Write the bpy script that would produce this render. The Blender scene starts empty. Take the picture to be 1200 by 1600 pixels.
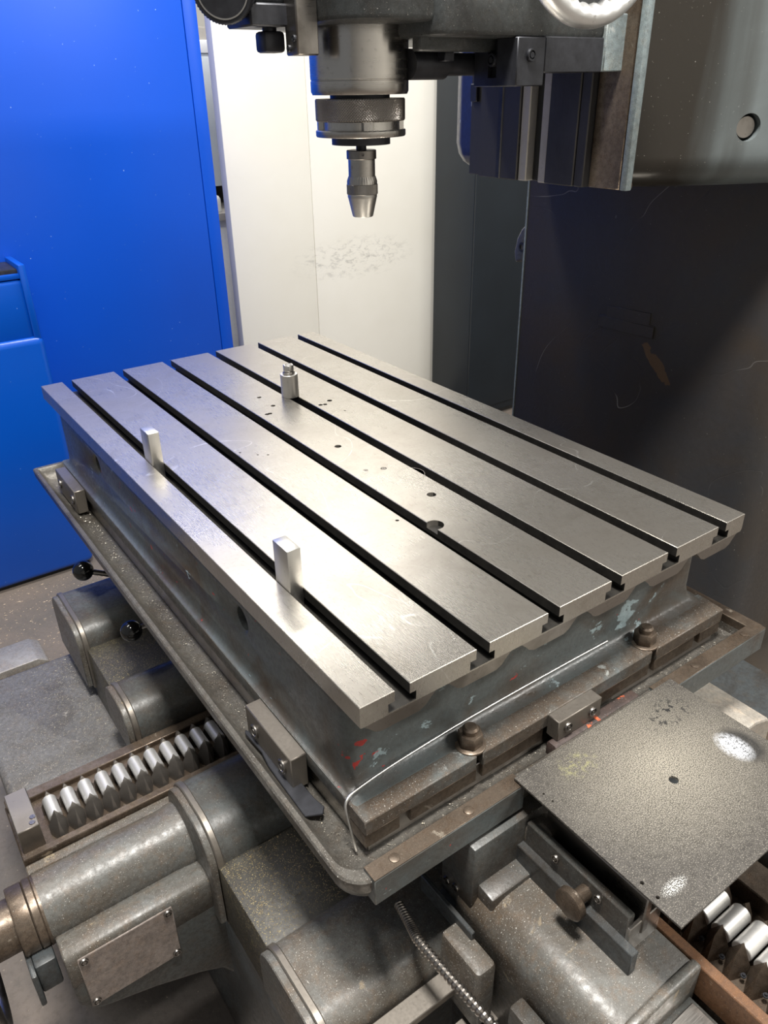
import bpy, bmesh, math, random
from mathutils import Vector, Matrix
random.seed(7)
PI = math.pi
scene = bpy.context.scene
C = scene.collection

# ------------------------------------------------------------------ camera
cam_d = bpy.data.cameras.new('camera'); cam = bpy.data.objects.new('camera', cam_d); C.objects.link(cam)
RR = ((0.81295363, -0.58214825, -0.01448481), (-0.29092609, -0.38447138, -0.87609575), (0.50444861, 0.71643924, -0.48191952))
M = Matrix.Identity(4)
for i in range(3):
    M[i][0] = RR[0][i]; M[i][1] = -RR[1][i]; M[i][2] = -RR[2][i]
M[0][3], M[1][3], M[2][3] = -0.29647, -0.46664, 1.46494
cam.matrix_world = M
cam_d.sensor_fit = 'HORIZONTAL'; cam_d.sensor_width = 36.0; cam_d.lens = 36.0 * 1211.8 / 1200.0
cam_d.clip_start = 0.02; cam_d.clip_end = 60
scene.camera = cam

# ------------------------------------------------------------------ light
world = bpy.data.worlds.new('workshop_air'); scene.world = world; world.use_nodes = True
world.node_tree.nodes['Background'].inputs[0].default_value = (0.93, 0.96, 1.0, 1)
world.node_tree.nodes['Background'].inputs[1].default_value = 0.20
def area(name, loc, target, sx, sy, power, col=(1, .97, .92)):
    d = bpy.data.lights.new(name, 'AREA'); d.shape = 'RECTANGLE'; d.size = sx; d.size_y = sy; d.energy = power; d.color = col
    o = bpy.data.objects.new(name, d); C.objects.link(o); o.location = loc
    o.rotation_euler = (Vector(target) - Vector(loc)).to_track_quat('-Z', 'Y').to_euler()
    return o
area('ceiling_lamp_over_table', (-0.12, -0.22, 3.4), (-0.12, -0.22, 0), 0.42, 0.42, 120)
area('fill_light_aisle', (1.5, 1.75, 3.5), (1.5, 1.75, 0), 1.5, 0.3, 64)  # added fill light to brighten the cream panel
area('ceiling_lamp_left', (-0.6, 1.5, 3.5), (-0.6, 1.5, 0), 1.5, 0.3, 32)
area('fill_light_behind', (2.3, -1.7, 3.3), (2.3, -1.7, 0), 1.5, 0.3, 110)  # added fill light, placed so the head casting lightens towards the right
area('fill_light_rear', (1.5, 3.4, 3.6), (1.5, 3.4, 0), 2.5, 0.3, 40)  # added fill light that brightens the back wall mirrored in the table
scene.view_settings.view_transform = 'Standard'
scene.view_settings.look = 'None'
scene.view_settings.gamma = 1.0
scene.view_settings.use_curve_mapping = False
scene.view_settings.exposure = 0.30

# ------------------------------------------------------------------ materials
class NT:
    def __init__(s, name):
        s.m = bpy.data.materials.new(name); s.m.use_nodes = True; s.t = s.m.node_tree
        s.b = s.t.nodes['Principled BSDF']; s.co = s.t.nodes.new('ShaderNodeTexCoord').outputs['Object']
    def n(s, typ, **k):
        o = s.t.nodes.new(typ)
        for a, v in k.items(): setattr(o, a, v)
        return o
    def link(s, a, b): s.t.links.new(a, b)
    def mapping(s, scale, rot=(0, 0, 0), loc=(0, 0, 0)):
        o = s.n('ShaderNodeMapping'); s.link(s.co, o.inputs[0]); o.inputs['Scale'].default_value = scale
        o.inputs['Rotation'].default_value = rot; o.inputs['Location'].default_value = loc
        return o.outputs[0]
    def noise(s, scale, detail=6, rough=.55, dist=0, co=None):
        o = s.n('ShaderNodeTexNoise'); s.link(co or s.co, o.inputs['Vector'])
        o.inputs['Scale'].default_value = scale; o.inputs['Detail'].default_value = detail
        o.inputs['Roughness'].default_value = rough; o.inputs['Distortion'].default_value = dist
        return o.outputs['Fac']
    def ramp(s, fac, p0, p1, c0=0., c1=1.):
        o = s.n('ShaderNodeMapRange'); s.link(fac, o.inputs[0])
        o.inputs[1].default_value = p0; o.inputs[2].default_value = p1; o.inputs[3].default_value = c0; o.inputs[4].default_value = c1
        return o.outputs[0]
    def math(s, op, a, b=None):
        o = s.n('ShaderNodeMath', operation=op)
        for i, v in enumerate((a, b)):
            if v is None: continue
            if hasattr(v, 'is_output'): s.link(v, o.inputs[i])
            else: o.inputs[i].default_value = v
        return o.outputs[0]
    def mix(s, fac, a, b):
        o = s.n('ShaderNodeMix', data_type='RGBA')
        if hasattr(fac, 'is_output'): s.link(fac, o.inputs[0])
        else: o.inputs[0].default_value = fac
        for i, v in ((6, a), (7, b)):
            if hasattr(v, 'is_output'): s.link(v, o.inputs[i])
            else: o.inputs[i].default_value = (*v, 1) if len(v) == 3 else v
        return o.outputs[2]
    def set(s, **k):
        names = dict(color='Base Color', rough='Roughness', metal='Metallic', normal='Normal', spec='Specular IOR Level', coat='Coat Weight', coat_rough='Coat Roughness')
        for a, v in k.items():
            i = s.b.inputs[names[a]]
            if hasattr(v, 'is_output'): s.link(v, i)
            elif isinstance(v, tuple): i.default_value = (*v, 1)
            else: i.default_value = v
    def bump(s, h, strength=.3, dist=.001):
        o = s.n('ShaderNodeBump'); s.link(h, o.inputs['Height']); o.inputs['Strength'].default_value = strength; o.inputs['Distance'].default_value = dist
        s.link(o.outputs[0], s.b.inputs['Normal'])

def worn_paint(name, base, oil, bare, oil_at=(.45, .65), bare_at=(.66, .70), fleck=(.70, .76), fleck_col=(.55, .53, .48), rough=(.28, .5), metal=.0, scale=9, bump=.35, spec=.5):
    t = NT(name)
    n1 = t.noise(scale, 8, .6, .6); n2 = t.noise(scale * 3.2, 10, .62, .6); n3 = t.noise(620, 2, .5); n4 = t.noise(150, 4, .6)
    n5 = t.noise(1100, 2, .6); n6 = t.noise(scale * 7, 8, .7, .3, t.mapping((1, 1, 1), loc=(5.1, 2.2, 7.7)))
    col = t.mix(t.ramp(n1, *oil_at), base, oil)
    col = t.mix(t.ramp(n6, .50, .68, 0, .55), col, tuple(c * q for c, q in zip(oil, (1.5, 1.25, 1.0))))
    col = t.mix(t.ramp(n4, .40, .72, 0, .6), col, tuple(c * .45 for c in oil))
    col = t.mix(t.ramp(n2, *bare_at), col, bare)
    grit = t.math('MULTIPLY', t.ramp(n5, .52, .72), t.ramp(n6, .3, .65, .15, .6))
    col = t.mix(grit, col, tuple(min(1, c * 2.2 + .02) for c in base))
    fm = t.math('MULTIPLY', t.ramp(n3, *fleck), t.ramp(n1, .3, .6, .25, 1))
    col = t.mix(fm, col, fleck_col)
    t.set(color=col, rough=t.ramp(n4, .3, .7, rough[0], rough[1]), metal=metal, spec=spec)
    h = t.math('ADD', t.math('MULTIPLY', n4, .6), t.math('ADD', t.math('MULTIPLY', fm, .5), t.math('MULTIPLY', t.ramp(n2, *bare_at), -.6)))
    t.bump(h, bump, .0012)
    return t.m

def steel(name, col, col2, rough=(.22, .36), stretch=(60, 900, 60), metal=1., bump=.05, mott=7, dark_at=(.5, .72)):
    t = NT(name)
    br = t.noise(1, 3, .5, 0, t.mapping(stretch)); n1 = t.noise(mott, 7, .6, .4); n2 = t.noise(160, 3, .6)
    c = t.mix(t.ramp(n1, *dark_at), col, col2)
    c = t.mix(t.ramp(n2, .62, .74, 0, .35), c, tuple(x * .6 for x in col2))
    r = t.math('ADD', t.ramp(n1, .3, .7, rough[0], rough[1]), t.ramp(br, .3, .7, -.04, .05))
    t.set(color=c, rough=r, metal=metal)
    t.bump(br, bump, .0004)
    return t.m

def plain(name, col, rough=.5, metal=0., var=.15, scale=30, spec=.5, bump=.08):
    t = NT(name)
    n = t.noise(scale, 6, .6)
    t.set(color=t.mix(t.ramp(n, .3, .7), tuple(c * (1 - var) for c in col), tuple(min(1, c * (1 + var)) for c in col)), rough=rough, metal=metal, spec=spec)
    t.bump(n, bump, .0006)
    return t.m

MAT = {}
# ground table steel, with scratches that wander across it
def table_steel():
    t = NT('ground_steel')
    br = t.noise(1, 3, .5, 0, t.mapping((900, 40, 60))); n1 = t.noise(5, 8, .62, .5); n2 = t.noise(220, 3, .6); n5 = t.noise(26, 6, .65, .8)
    sc = t.noise(3.1, 2, .4, 1.4); line = t.ramp(t.math('ABSOLUTE', t.math('SUBTRACT', sc, .5)), 0, .0022, 1, 0)
    c = t.mix(t.ramp(n1, .4, .7), (.43, .405, .365), (.36, .33, .29))
    c = t.mix(t.ramp(n5, .50, .74, 0, .5), c, (.29, .262, .22))
    c = t.mix(t.ramp(n2, .55, .76, 0, .55), c, (.25, .23, .20))
    c = t.mix(t.math('MULTIPLY', line, t.ramp(n5, .42, .6, 0, .7)), c, (.85, .84, .80))
    r = t.math('ADD', t.ramp(n1, .3, .7, .25, .33), t.ramp(br, .3, .7, -.03, .03))
    t.set(color=c, rough=r, metal=.84)
    t.bump(br, .012, .0004)
    return t.m
MAT['table'] = table_steel()
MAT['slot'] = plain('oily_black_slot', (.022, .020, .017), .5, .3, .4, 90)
MAT['steel'] = steel('machined_steel', (.50, .48, .45), (.32, .29, .26))
MAT['block'] = steel('dull_block_steel', (.25, .225, .195), (.16, .14, .12), (.36, .5), (300, 300, 300), metal=.8)
MAT['bright'] = steel('bright_steel', (.62, .61, .585), (.48, .46, .43), (.30, .42))
MAT['nameplate'] = worn_paint('tarnished_plate', (.34, .29, .26), (.22, .185, .165), (.44, .40, .36), metal=.35, rough=(.3, .45), bump=.12, fleck=(.75, .82))
MAT['roller'] = steel('roller_steel', (.60, .59, .57), (.42, .40, .37), (.42, .52), (300, 300, 300), metal=.75)
MAT['wedge'] = steel('wedge_steel', (.26, .24, .22), (.16, .145, .13), (.34, .46), (300, 300, 300), metal=.8)
MAT['dark_steel'] = steel('oiled_dark_steel', (.30, .28, .26), (.16, .145, .13), (.25, .4), (40, 40, 900), mott=14)
MAT['quill'] = steel('quill_steel', (.50, .475, .44), (.30, .275, .25), (.2, .30), (8, 8, 300), mott=16, bump=.012)
MAT['black_steel'] = plain('blackened_steel', (.035, .036, .042), .42, .5, .3, 60)
MAT['brown_steel'] = worn_paint('oil_browned_steel', (.16, .125, .095), (.075, .055, .04), (.30, .26, .21), metal=.65, rough=(.3, .48), bump=.2, fleck=(.72, .8))
MAT['rail_rust'] = worn_paint('rust_brown_rail', (.17, .085, .042), (.085, .045, .025), (.35, .27, .19), metal=.2, rough=(.4, .6), bump=.25)
MAT['rust'] = worn_paint('rusted_painted_bar', (.060, .038, .032), (.030, .024, .022), (.62, .11, .03), bare_at=(.60, .63), metal=.1, rough=(.5, .7), bump=.5)
GREY = (.074, .080, .078); OIL = (.052, .040, .030)
MAT['casting'] = worn_paint('grey_machine_paint', GREY, OIL, (.21, .205, .19), bare_at=(.67, .71), oil_at=(.42, .68))
MAT['flange'] = worn_paint('oil_browned_flange_paint', (.105, .118, .118), (.078, .058, .042), (.26, .27, .255), bare_at=(.655, .69), oil_at=(.36, .56), fleck=(.66, .75), scale=11)
MAT['casting_light'] = worn_paint('grey_machine_paint_dusty', (.112, .112, .104), (.088, .066, .046), (.28, .22, .14), bare_at=(.65, .72), oil_at=(.40, .66), fleck=(.64, .74), rough=(.32, .5), bump=.5)
MAT['casting_dark'] = worn_paint('dark_oily_paint', (.052, .060, .064), (.03, .026, .022), (.12, .11, .10), bare_at=(.70, .74), fleck=(.72, .8), fleck_col=(.3, .25, .14))
MAT['web'] = worn_paint('oily_flat_with_swarf', (.050, .046, .038), (.028, .025, .019), (.12, .11, .09), bare_at=(.7, .76), fleck=(.62, .70), fleck_col=(.45, .36, .16), rough=(.35, .55))
MAT['plate_grey'] = worn_paint('scuffed_base_plate', (.115, .113, .115), (.07, .064, .058), (.28, .26, .24), bare_at=(.64, .74), fleck=(.64, .72), fleck_col=(.5, .45, .36), rough=(.4, .6))
MAT['tray'] = worn_paint('tray_casting', (.13, .122, .108), (.065, .056, .046), (.22, .21, .19), bare_at=(.66, .72), fleck=(.66, .76), fleck_col=(.6, .58, .52), metal=.45, rough=(.3, .48), bump=.5)

def body_mat():
    t = NT('chipped_table_body_paint')
    n1 = t.noise(7, 8, .6, .8); n2 = t.noise(1, 9, .66, .3, t.mapping((16, 16, 26), rot=(0, .5, 0))); n4 = t.noise(150, 4, .6); n3 = t.noise(620, 2)
    n6 = t.noise(60, 5, .55, .5, t.mapping((1, 1, 1), loc=(3.3, 1.2, 5)))
    c = t.mix(t.ramp(n1, .46, .66), (.098, .112, .112), (.066, .049, .035))
    sep = t.n('ShaderNodeSeparateXYZ'); t.link(t.co, sep.inputs[0])
    def near(x, y, z, rx, ry, rz):
        q = [t.math('DIVIDE', t.math('SUBTRACT', sep.outputs[i], v), r) for i, (v, r) in enumerate(((x, rx), (y, ry), (z, rz)))]
        d = t.math('ADD', t.math('ADD', t.math('MULTIPLY', q[0], q[0]), t.math('MULTIPLY', q[1], q[1])), t.math('MULTIPLY', q[2], q[2]))
        return t.ramp(d, .2, 1.2, 1, 0)
    flake = t.math('MAXIMUM', t.math('MAXIMUM', near(.085, .046, .822, .07, .03, .022), near(.405, .046, .845, .022, .03, .05)), near(.50, .046, .83, .09, .03, .03))
    red = t.math('MAXIMUM', near(.03, .046, .84, .035, .03, .025), near(.10, .046, .865, .012, .03, .008))
    pale_m = t.ramp(t.math('ADD', n2, t.math('MULTIPLY', flake, .115)), .645, .66)
    c = t.mix(pale_m, c, (.30, .38, .40))
    c = t.mix(t.ramp(t.math('ADD', n6, t.math('MULTIPLY', red, .12)), .70, .715), c, (.42, .035, .03))
    c = t.mix(t.ramp(n4, .4, .75, 0, .4), c, (.04, .034, .03))
    c = t.mix(t.ramp(n3, .72, .78), c, (.5, .48, .43))
    t.set(color=c, rough=t.ramp(n4, .3, .7, .26, .45))
    t.bump(t.math('ADD', n4, t.math('MULTIPLY', pale_m, .8)), .3, .0015)
    return t.m
MAT['body'] = body_mat()

def column_mat():
    t = NT('oily_column_paint')
    n1 = t.noise(3.2, 8, .6, .8); n4 = t.noise(90, 5, .6); n3 = t.noise(300, 2); st = t.noise(1, 5, .55, .3, t.mapping((5, 5, .7)))
    ck = t.noise(3.4, 3, .5, 1.1, t.mapping((1, 1, 1), loc=(4.1, 0, 2)))
    line = t.ramp(t.math('ABSOLUTE', t.math('SUBTRACT', ck, .5)), 0, .0045, 1, 0)
    gate = t.ramp(t.noise(5, 3, .5, 0, t.mapping((1, 1, 1), loc=(7, 2, 1))), .52, .58)
    c = t.mix(t.ramp(st, .35, .65), (.034, .034, .036), (.033, .026, .020))
    c = t.mix(t.ramp(n1, .45, .7), c, (.044, .034, .025))
    c = t.mix(t.math('MULTIPLY', line, gate), c, (.19, .18, .16))
    sep = t.n('ShaderNodeSeparateXYZ'); t.link(t.co, sep.inputs[0])
    dy = t.math('DIVIDE', t.math('SUBTRACT', t.math('SUBTRACT', sep.outputs[1], .378), t.math('MULTIPLY', t.math('SUBTRACT', sep.outputs[2], 1.005), .9)), .016)
    dz = t.math('DIVIDE', t.math('SUBTRACT', sep.outputs[2], 1.005), .033)
    rd = t.math('ADD', t.math('ADD', t.math('MULTIPLY', dy, dy), t.math('MULTIPLY', dz, dz)), t.ramp(t.noise(40, 5, .6), .3, .7, -.6, .6))
    c = t.mix(t.ramp(rd, .8, .95, .8, 0), c, (.13, .075, .032))
    c = t.mix(t.ramp(n3, .74, .80), c, (.32, .30, .26))
    t.set(color=c, rough=t.ramp(n4, .3, .7, .42, .58), spec=.35)
    t.bump(t.math('ADD', n4, t.math('MULTIPLY', line, -.6)), .2, .0015)
    return t.m
MAT['column'] = column_mat()
def head_mat():
    t = NT('head_casting_paint')
    n1 = t.noise(5, 8, .6, .6); n2 = t.noise(26, 9, .62, .8); n3 = t.noise(420, 2); n4 = t.noise(120, 5, .6); st = t.noise(1, 5, .55, .3, t.mapping((9, 9, 1.2)))
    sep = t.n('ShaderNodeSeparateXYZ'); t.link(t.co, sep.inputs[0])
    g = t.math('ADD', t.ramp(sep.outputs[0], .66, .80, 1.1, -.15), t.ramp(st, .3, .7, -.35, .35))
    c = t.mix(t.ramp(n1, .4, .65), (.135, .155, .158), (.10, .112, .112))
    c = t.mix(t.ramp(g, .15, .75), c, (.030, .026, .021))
    c = t.mix(t.math('MULTIPLY', t.ramp(n2, .69, .70), t.ramp(n1, .5, .56)), c, (.55, .58, .58))
    c = t.mix(t.ramp(n3, .73, .78), c, (.36, .34, .30))
    t.set(color=c, rough=t.ramp(n4, .3, .7, .28, .40), spec=.4)
    t.bump(n4, .10, .001)
    return t.m
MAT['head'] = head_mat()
MAT['worn_edge'] = worn_paint('worn_paint_edge', (.24, .29, .30), (.17, .19, .19), (.4, .42, .41), rough=(.35, .5), bump=.1)
MAT['slide'] = worn_paint('slide_casting_paint', (.055, .060, .060), (.030, .029, .028), (.22, .25, .25), bare_at=(.70, .73), rough=(.26, .42), bump=.2)
MAT['alu'] = steel('cast_aluminium', (.82, .82, .81), (.68, .67, .65), (.34, .42), (60, 60, 60), metal=.85, bump=.01)
MAT['alu_old'] = worn_paint('weathered_aluminium', (.42, .40, .37), (.27, .25, .23), (.6, .58, .53), metal=.6, rough=(.35, .5), bump=.2)
MAT['knob'] = plain('black_ball_plastic', (.006, .006, .006), .12, 0, .1)
MAT['pale_wear'] = worn_paint('pale_cover_paint', (.42, .39, .34), (.33, .30, .26), (.50, .42, .33), rough=(.3, .45), bump=.15, fleck=(.8, .85))

def blue_mat(name, c1, c2, rough):
    t = NT(name)
    n1 = t.noise(1.2, 4, .5); n2 = t.noise(60, 4, .6); n3 = t.noise(140, 2, .5)
    c = t.mix(t.ramp(n1, .35, .65), c1, c2)
    c = t.mix(t.ramp(n3, .76, .80), c, (.35, .5, .85))
    t.set(color=c, rough=rough, spec=.5)
    t.bump(n2, .05, .001)
    return t.m
MAT['blue'] = blue_mat('blue_cabinet_paint', (.0, .082, .62), (.0, .07, .54), .38)
MAT['blue2'] = blue_mat('blue_machine_paint', (.0, .08, .50), (.0, .065, .42), .3)

def cream_mat():
    t = NT('cream_panel_paint')
    n1 = t.noise(1.6, 5, .6); n2 = t.noise(70, 5, .65); sep = t.n('ShaderNodeSeparateXYZ'); t.link(t.co, sep.inputs[0])
    dx = t.math('DIVIDE', t.math('SUBTRACT', sep.outputs[0], 1.66), .34); dz = t.math('DIVIDE', t.math('SUBTRACT', sep.outputs[2], .80), .10)
    d = t.math('ADD', t.math('MULTIPLY', dx, dx), t.math('MULTIPLY', dz, dz))
    smear = t.math('MULTIPLY', t.ramp(d, .15, 1.0, 1, 0), t.ramp(t.noise(24, 9, .75, .5, t.mapping((1, 1, 2.0))), .5, .62))
    c = t.mix(t.ramp(n1, .35, .7), (.82, .80, .735), (.76, .735, .66))
    c = t.mix(t.math('MULTIPLY', smear, .55), c, (.30, .29, .27))
    c = t.mix(t.ramp(n2, .72, .8, 0, .3), c, (.5, .47, .4))
    t.set(color=c, rough=.45)
    return t.m
MAT['cream'] = cream_mat()
MAT['navy'] = plain('slate_blue_cabinet_paint', (.011, .016, .022), .42, 0, .12, 6, .4, .02)
MAT['pale'] = plain('pale_blue_grey_laminate', (.60, .66, .70), .5, 0, .05, 4)
MAT['shelf'] = plain('grey_shelf_board', (.36, .34, .31), .5, 0, .15, 12)
MAT['white'] = plain('white_plastic', (.8, .82, .83), .4, 0, .04)
MAT['black'] = plain('black_rubber', (.012, .012, .013), .5, 0, .2)
MAT['wall'] = plain('pale_wall_plaster', (.46, .45, .42), .8, 0, .06, 5)

def floor_mat():
    t = NT('workshop_floor')
    n1 = t.noise(2.6, 8, .65, .5); n2 = t.noise(70, 6, .7); n3 = t.noise(120, 3, .6)
    c = t.mix(t.ramp(n1, .38, .62), (.165, .135, .112), (.105, .095, .086))
    c = t.mix(t.ramp(n2, .5, .75, 0, .5), c, (.07, .06, .052))
    c = t.mix(t.ramp(n3, .67, .74), c, (.42, .35, .26))
    t.set(color=c, rough=t.ramp(n2, .3, .7, .5, .75)); t.bump(n2, .3, .003)
    return t.m
MAT['floor'] = floor_mat()

def sheet_mat():
    t = NT('dusty_black_sheet')
    sep = t.n('ShaderNodeSeparateXYZ'); t.link(t.co, sep.inputs[0])
    def blob(x, y, rx, ry):
        dx = t.math('DIVIDE', t.math('SUBTRACT', sep.outputs[0], x), rx); dy = t.math('DIVIDE', t.math('SUBTRACT', sep.outputs[1], y), ry)
        return t.math('SQRT', t.math('ADD', t.math('MULTIPLY', dx, dx), t.math('MULTIPLY', dy, dy)))
    n1 = t.noise(20, 8, .65, .4); n3 = t.noise(800, 3, .6); n2 = t.noise(150, 6, .7)
    c = t.mix(t.ramp(n2, .35, .7), (.040, .036, .032), (.075, .068, .060))
    glare_dust = t.math('MULTIPLY', t.ramp(blob(.335, -.120, .15, .12), .05, 1.05, 1, 0), t.ramp(n3, .42, .56))  # lamp glare painted in along with dust, palest at the sheet centre
    c = t.mix(t.math('MULTIPLY', glare_dust, .9), c, (.40, .365, .295))
    c = t.mix(t.math('MULTIPLY', t.ramp(n3, .56, .64), .6), c, (.34, .31, .26))
    c = t.mix(t.math('MULTIPLY', t.ramp(blob(.255, -.066, .035, .025), .3, 1., 1, 0), t.ramp(n2, .5, .66, 0, .45)), c, (.36, .35, .12))
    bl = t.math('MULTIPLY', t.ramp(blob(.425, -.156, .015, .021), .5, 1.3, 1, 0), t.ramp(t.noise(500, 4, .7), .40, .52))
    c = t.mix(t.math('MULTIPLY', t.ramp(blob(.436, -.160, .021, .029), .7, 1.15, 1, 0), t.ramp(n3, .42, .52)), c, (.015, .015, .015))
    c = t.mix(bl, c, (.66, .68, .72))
    c = t.mix(t.math('MULTIPLY', t.ramp(blob(.213, -.228, .020, .008), .4, 1., 1, 0), t.ramp(n3, .5, .54)), c, (.6, .6, .58))
    c = t.mix(t.math('MULTIPLY', t.ramp(blob(.41, -.075, .05, .03), .4, 1., 1, 0), t.ramp(n2, .54, .58)), c, (.01, .01, .01))
    t.set(color=c, rough=t.ramp(n2, .3, .7, .45, .65), metal=.15); t.bump(n3, .08, .0004)
    return t.m
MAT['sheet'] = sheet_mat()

# ------------------------------------------------------------------ mesh helpers
def smooth_by_angle(bm, deg=38):
    lim = math.radians(deg)
    for f in bm.faces: f.smooth = True
    for e in bm.edges:
        if len(e.link_faces) == 2:
            e.smooth = e.calc_face_angle(0) < lim
        else: e.smooth = False
def mesh(name, bm, deg=38):
    bmesh.ops.remove_doubles(bm, verts=bm.verts, dist=1e-6)
    bmesh.ops.recalc_face_normals(bm, faces=bm.faces)
    smooth_by_angle(bm, deg)
    me = bpy.data.meshes.new(name); bm.to_mesh(me); bm.free(); return me
def obj(name, bm, mat, parent=None, deg=38, label=None, loc=None):
    me = bm if isinstance(bm, bpy.types.Mesh) else mesh(name, bm, deg)
    if mat is not None and not me.materials: me.materials.append(MAT[mat])
    o = bpy.data.objects.new(name, me); C.objects.link(o)
    if loc is not None: o.location = loc
    if parent is not None:
        o.parent = parent
        if parent.type == 'EMPTY': o.matrix_parent_inverse = Matrix.Translation(-Vector(parent.location))
        elif parent.location.length > 0: o.matrix_parent_inverse = Matrix.Translation(-Vector(parent.location))
    if label: o['label'] = label
    return o
def thing(name, label, cat, loc, group=None):
    o = bpy.data.objects.new(name, None); C.objects.link(o); o.location = loc; o.empty_display_size = .05
    o['label'] = label; o['category'] = cat
    if group: o['group'] = group
    return o
def tag(o, label, cat, group=None):
    o['label'] = label; o['category'] = cat
    if group: o['group'] = group
    return o
def B(): return bmesh.new()
def bevel_all(bm, w, seg=2, ang=30, sel=None):
    if w <= 0: return
    es = [e for e in bm.edges if len(e.link_faces) == 2 and e.calc_face_angle(0) > math.radians(ang) and (sel is None or sel(e))]
    if es: bmesh.ops.bevel(bm, geom=es, offset=w, segments=seg, profile=.5, affect='EDGES', clamp_overlap=True)
def box(x0, x1, y0, y1, z0, z1, bev=0., seg=2, bm=None):
    b = B()
    bmesh.ops.create_cube(b, size=1, matrix=Matrix.Translation(((x0+x1)/2, (y0+y1)/2, (z0+z1)/2)) @ Matrix.Diagonal((x1-x0, y1-y0, z1-z0, 1)))
    bevel_all(b, bev, seg)
    return join(bm, b)
def join(bm, b):
    if bm is None: return b
    me = bpy.data.meshes.new('tmp'); b.to_mesh(me); b.free(); bm.from_mesh(me); bpy.data.meshes.remove(me); return bm
def prism(poly, axis, a0, a1, bev=0., seg=2, bm=None, sel=None):
    """poly in the two other axes in order (x,y,z minus axis)"""
    b = B()
    def P(p, a):
        if axis == 'x': return (a, p[0], p[1])
        if axis == 'y': return (p[0], a, p[1])
        return (p[0], p[1], a)
    v0 = [b.verts.new(P(p, a0)) for p in poly]; v1 = [b.verts.new(P(p, a1)) for p in poly]; n = len(poly)
    b.faces.new(v0); b.faces.new(v1[::-1])
    for i in range(n): b.faces.new((v0[i], v0[(i+1) % n], v1[(i+1) % n], v1[i]))
    bmesh.ops.recalc_face_normals(b, faces=b.faces)
    bevel_all(b, bev, seg, sel=sel)
    return join(bm, b)
def lathe(prof, loc=(0, 0, 0), axis=(0, 0, 1), n=48, bm=None, fn=None):
    """prof: (radius, height along the axis)"""
    b = B(); q = Vector((0, 0, 1)).rotation_difference(Vector(axis).normalized()).to_matrix()
    rings = []
    for r, h in prof:
        ring = []
        for k in range(n):
            a = 2*PI*k/n; rr = fn(r, h, a) if fn else r
            ring.append(b.verts.new(Vector(loc) + q @ Vector((rr*math.cos(a), rr*math.sin(a), h))))
        rings.append(ring)
    for i in range(len(rings)-1):
        for k in range(n):
            b.faces.new((rings[i][k], rings[i][(k+1) % n], rings[i+1][(k+1) % n], rings[i+1][k]))
    if prof[0][0] > 1e-6: b.faces.new(rings[0][::-1])
    if prof[-1][0] > 1e-6: b.faces.new(rings[-1])
    bmesh.ops.remove_doubles(b, verts=b.verts, dist=1e-6)
    bmesh.ops.dissolve_degenerate(b, edges=b.edges, dist=1e-7)
    return join(bm, b)
def tube(pts, r, n=12, bm=None, rfn=None, smooth=0):
    pts = [Vector(p) for p in pts]
    for _ in range(smooth):
        q = [pts[0]]
        for a, c in zip(pts, pts[1:]): q += [a*.75+c*.25, a*.25+c*.75]
        pts = q + [pts[-1]]
    b = B(); rings = []; up = Vector((.13, .21, 1)).normalized(); s = 0
    for i, p in enumerate(pts):
        t = (pts[min(i+1, len(pts)-1)] - pts[max(i-1, 0)]).normalized()
        u = up.cross(t).normalized(); v = t.cross(u)
        if i: s += (p-pts[i-1]).length
        rr = rfn(i, s) if rfn else r
        rings.append([b.verts.new(p + u*rr*math.cos(2*PI*k/n) + v*rr*math.sin(2*PI*k/n)) for k in range(n)])
    for i in range(len(rings)-1):
        for k in range(n): b.faces.new((rings[i][k], rings[i][(k+1) % n], rings[i+1][(k+1) % n], rings[i+1][k]))
    b.faces.new(rings[0][::-1]); b.faces.new(rings[-1])
    return join(bm, b)
def rrect(x0, x1, y0, y1, r, seg=6):
    pts = []
    rs = r if isinstance(r, (list, tuple)) else (r,)*4
    for (cx, cy, a0, rad) in ((x0+rs[0], y0+rs[0], PI, rs[0]), (x1-rs[1], y0+rs[1], 1.5*PI, rs[1]), (x1-rs[2], y1-rs[2], 0, rs[2]), (x0+rs[3], y1-rs[3], .5*PI, rs[3])):
        for k in range(seg+1):
            a = a0 + .5*PI*k/seg; pts.append((cx+rad*math.cos(a), cy+rad*math.sin(a)))
    return pts
def loft(levels, cap0=True, cap1=True, seg=6, bm=None):
    """levels: (x0,x1,y0,y1,r,z)"""
    b = B(); rings = [[b.verts.new((p[0], p[1], L[5])) for p in rrect(*L[:5], seg=seg)] for L in levels]; n = len(rings[0])
    for i in range(len(rings)-1):
        for k in range(n): b.faces.new((rings[i][k], rings[i][(k+1) % n], rings[i+1][(k+1) % n], rings[i+1][k]))
    if cap0: b.faces.new(rings[0][::-1])
    if cap1: b.faces.new(rings[-1])
    return join(bm, b)
def hexprism(x, y, z0, z1, r, bm=None, rot=.3, bev=.001):
    poly = [(x + r*math.cos(rot+PI/3*k), y + r*math.sin(rot+PI/3*k)) for k in range(6)]
    return prism(poly, 'z', z0, z1, bev, 1, bm)
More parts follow.
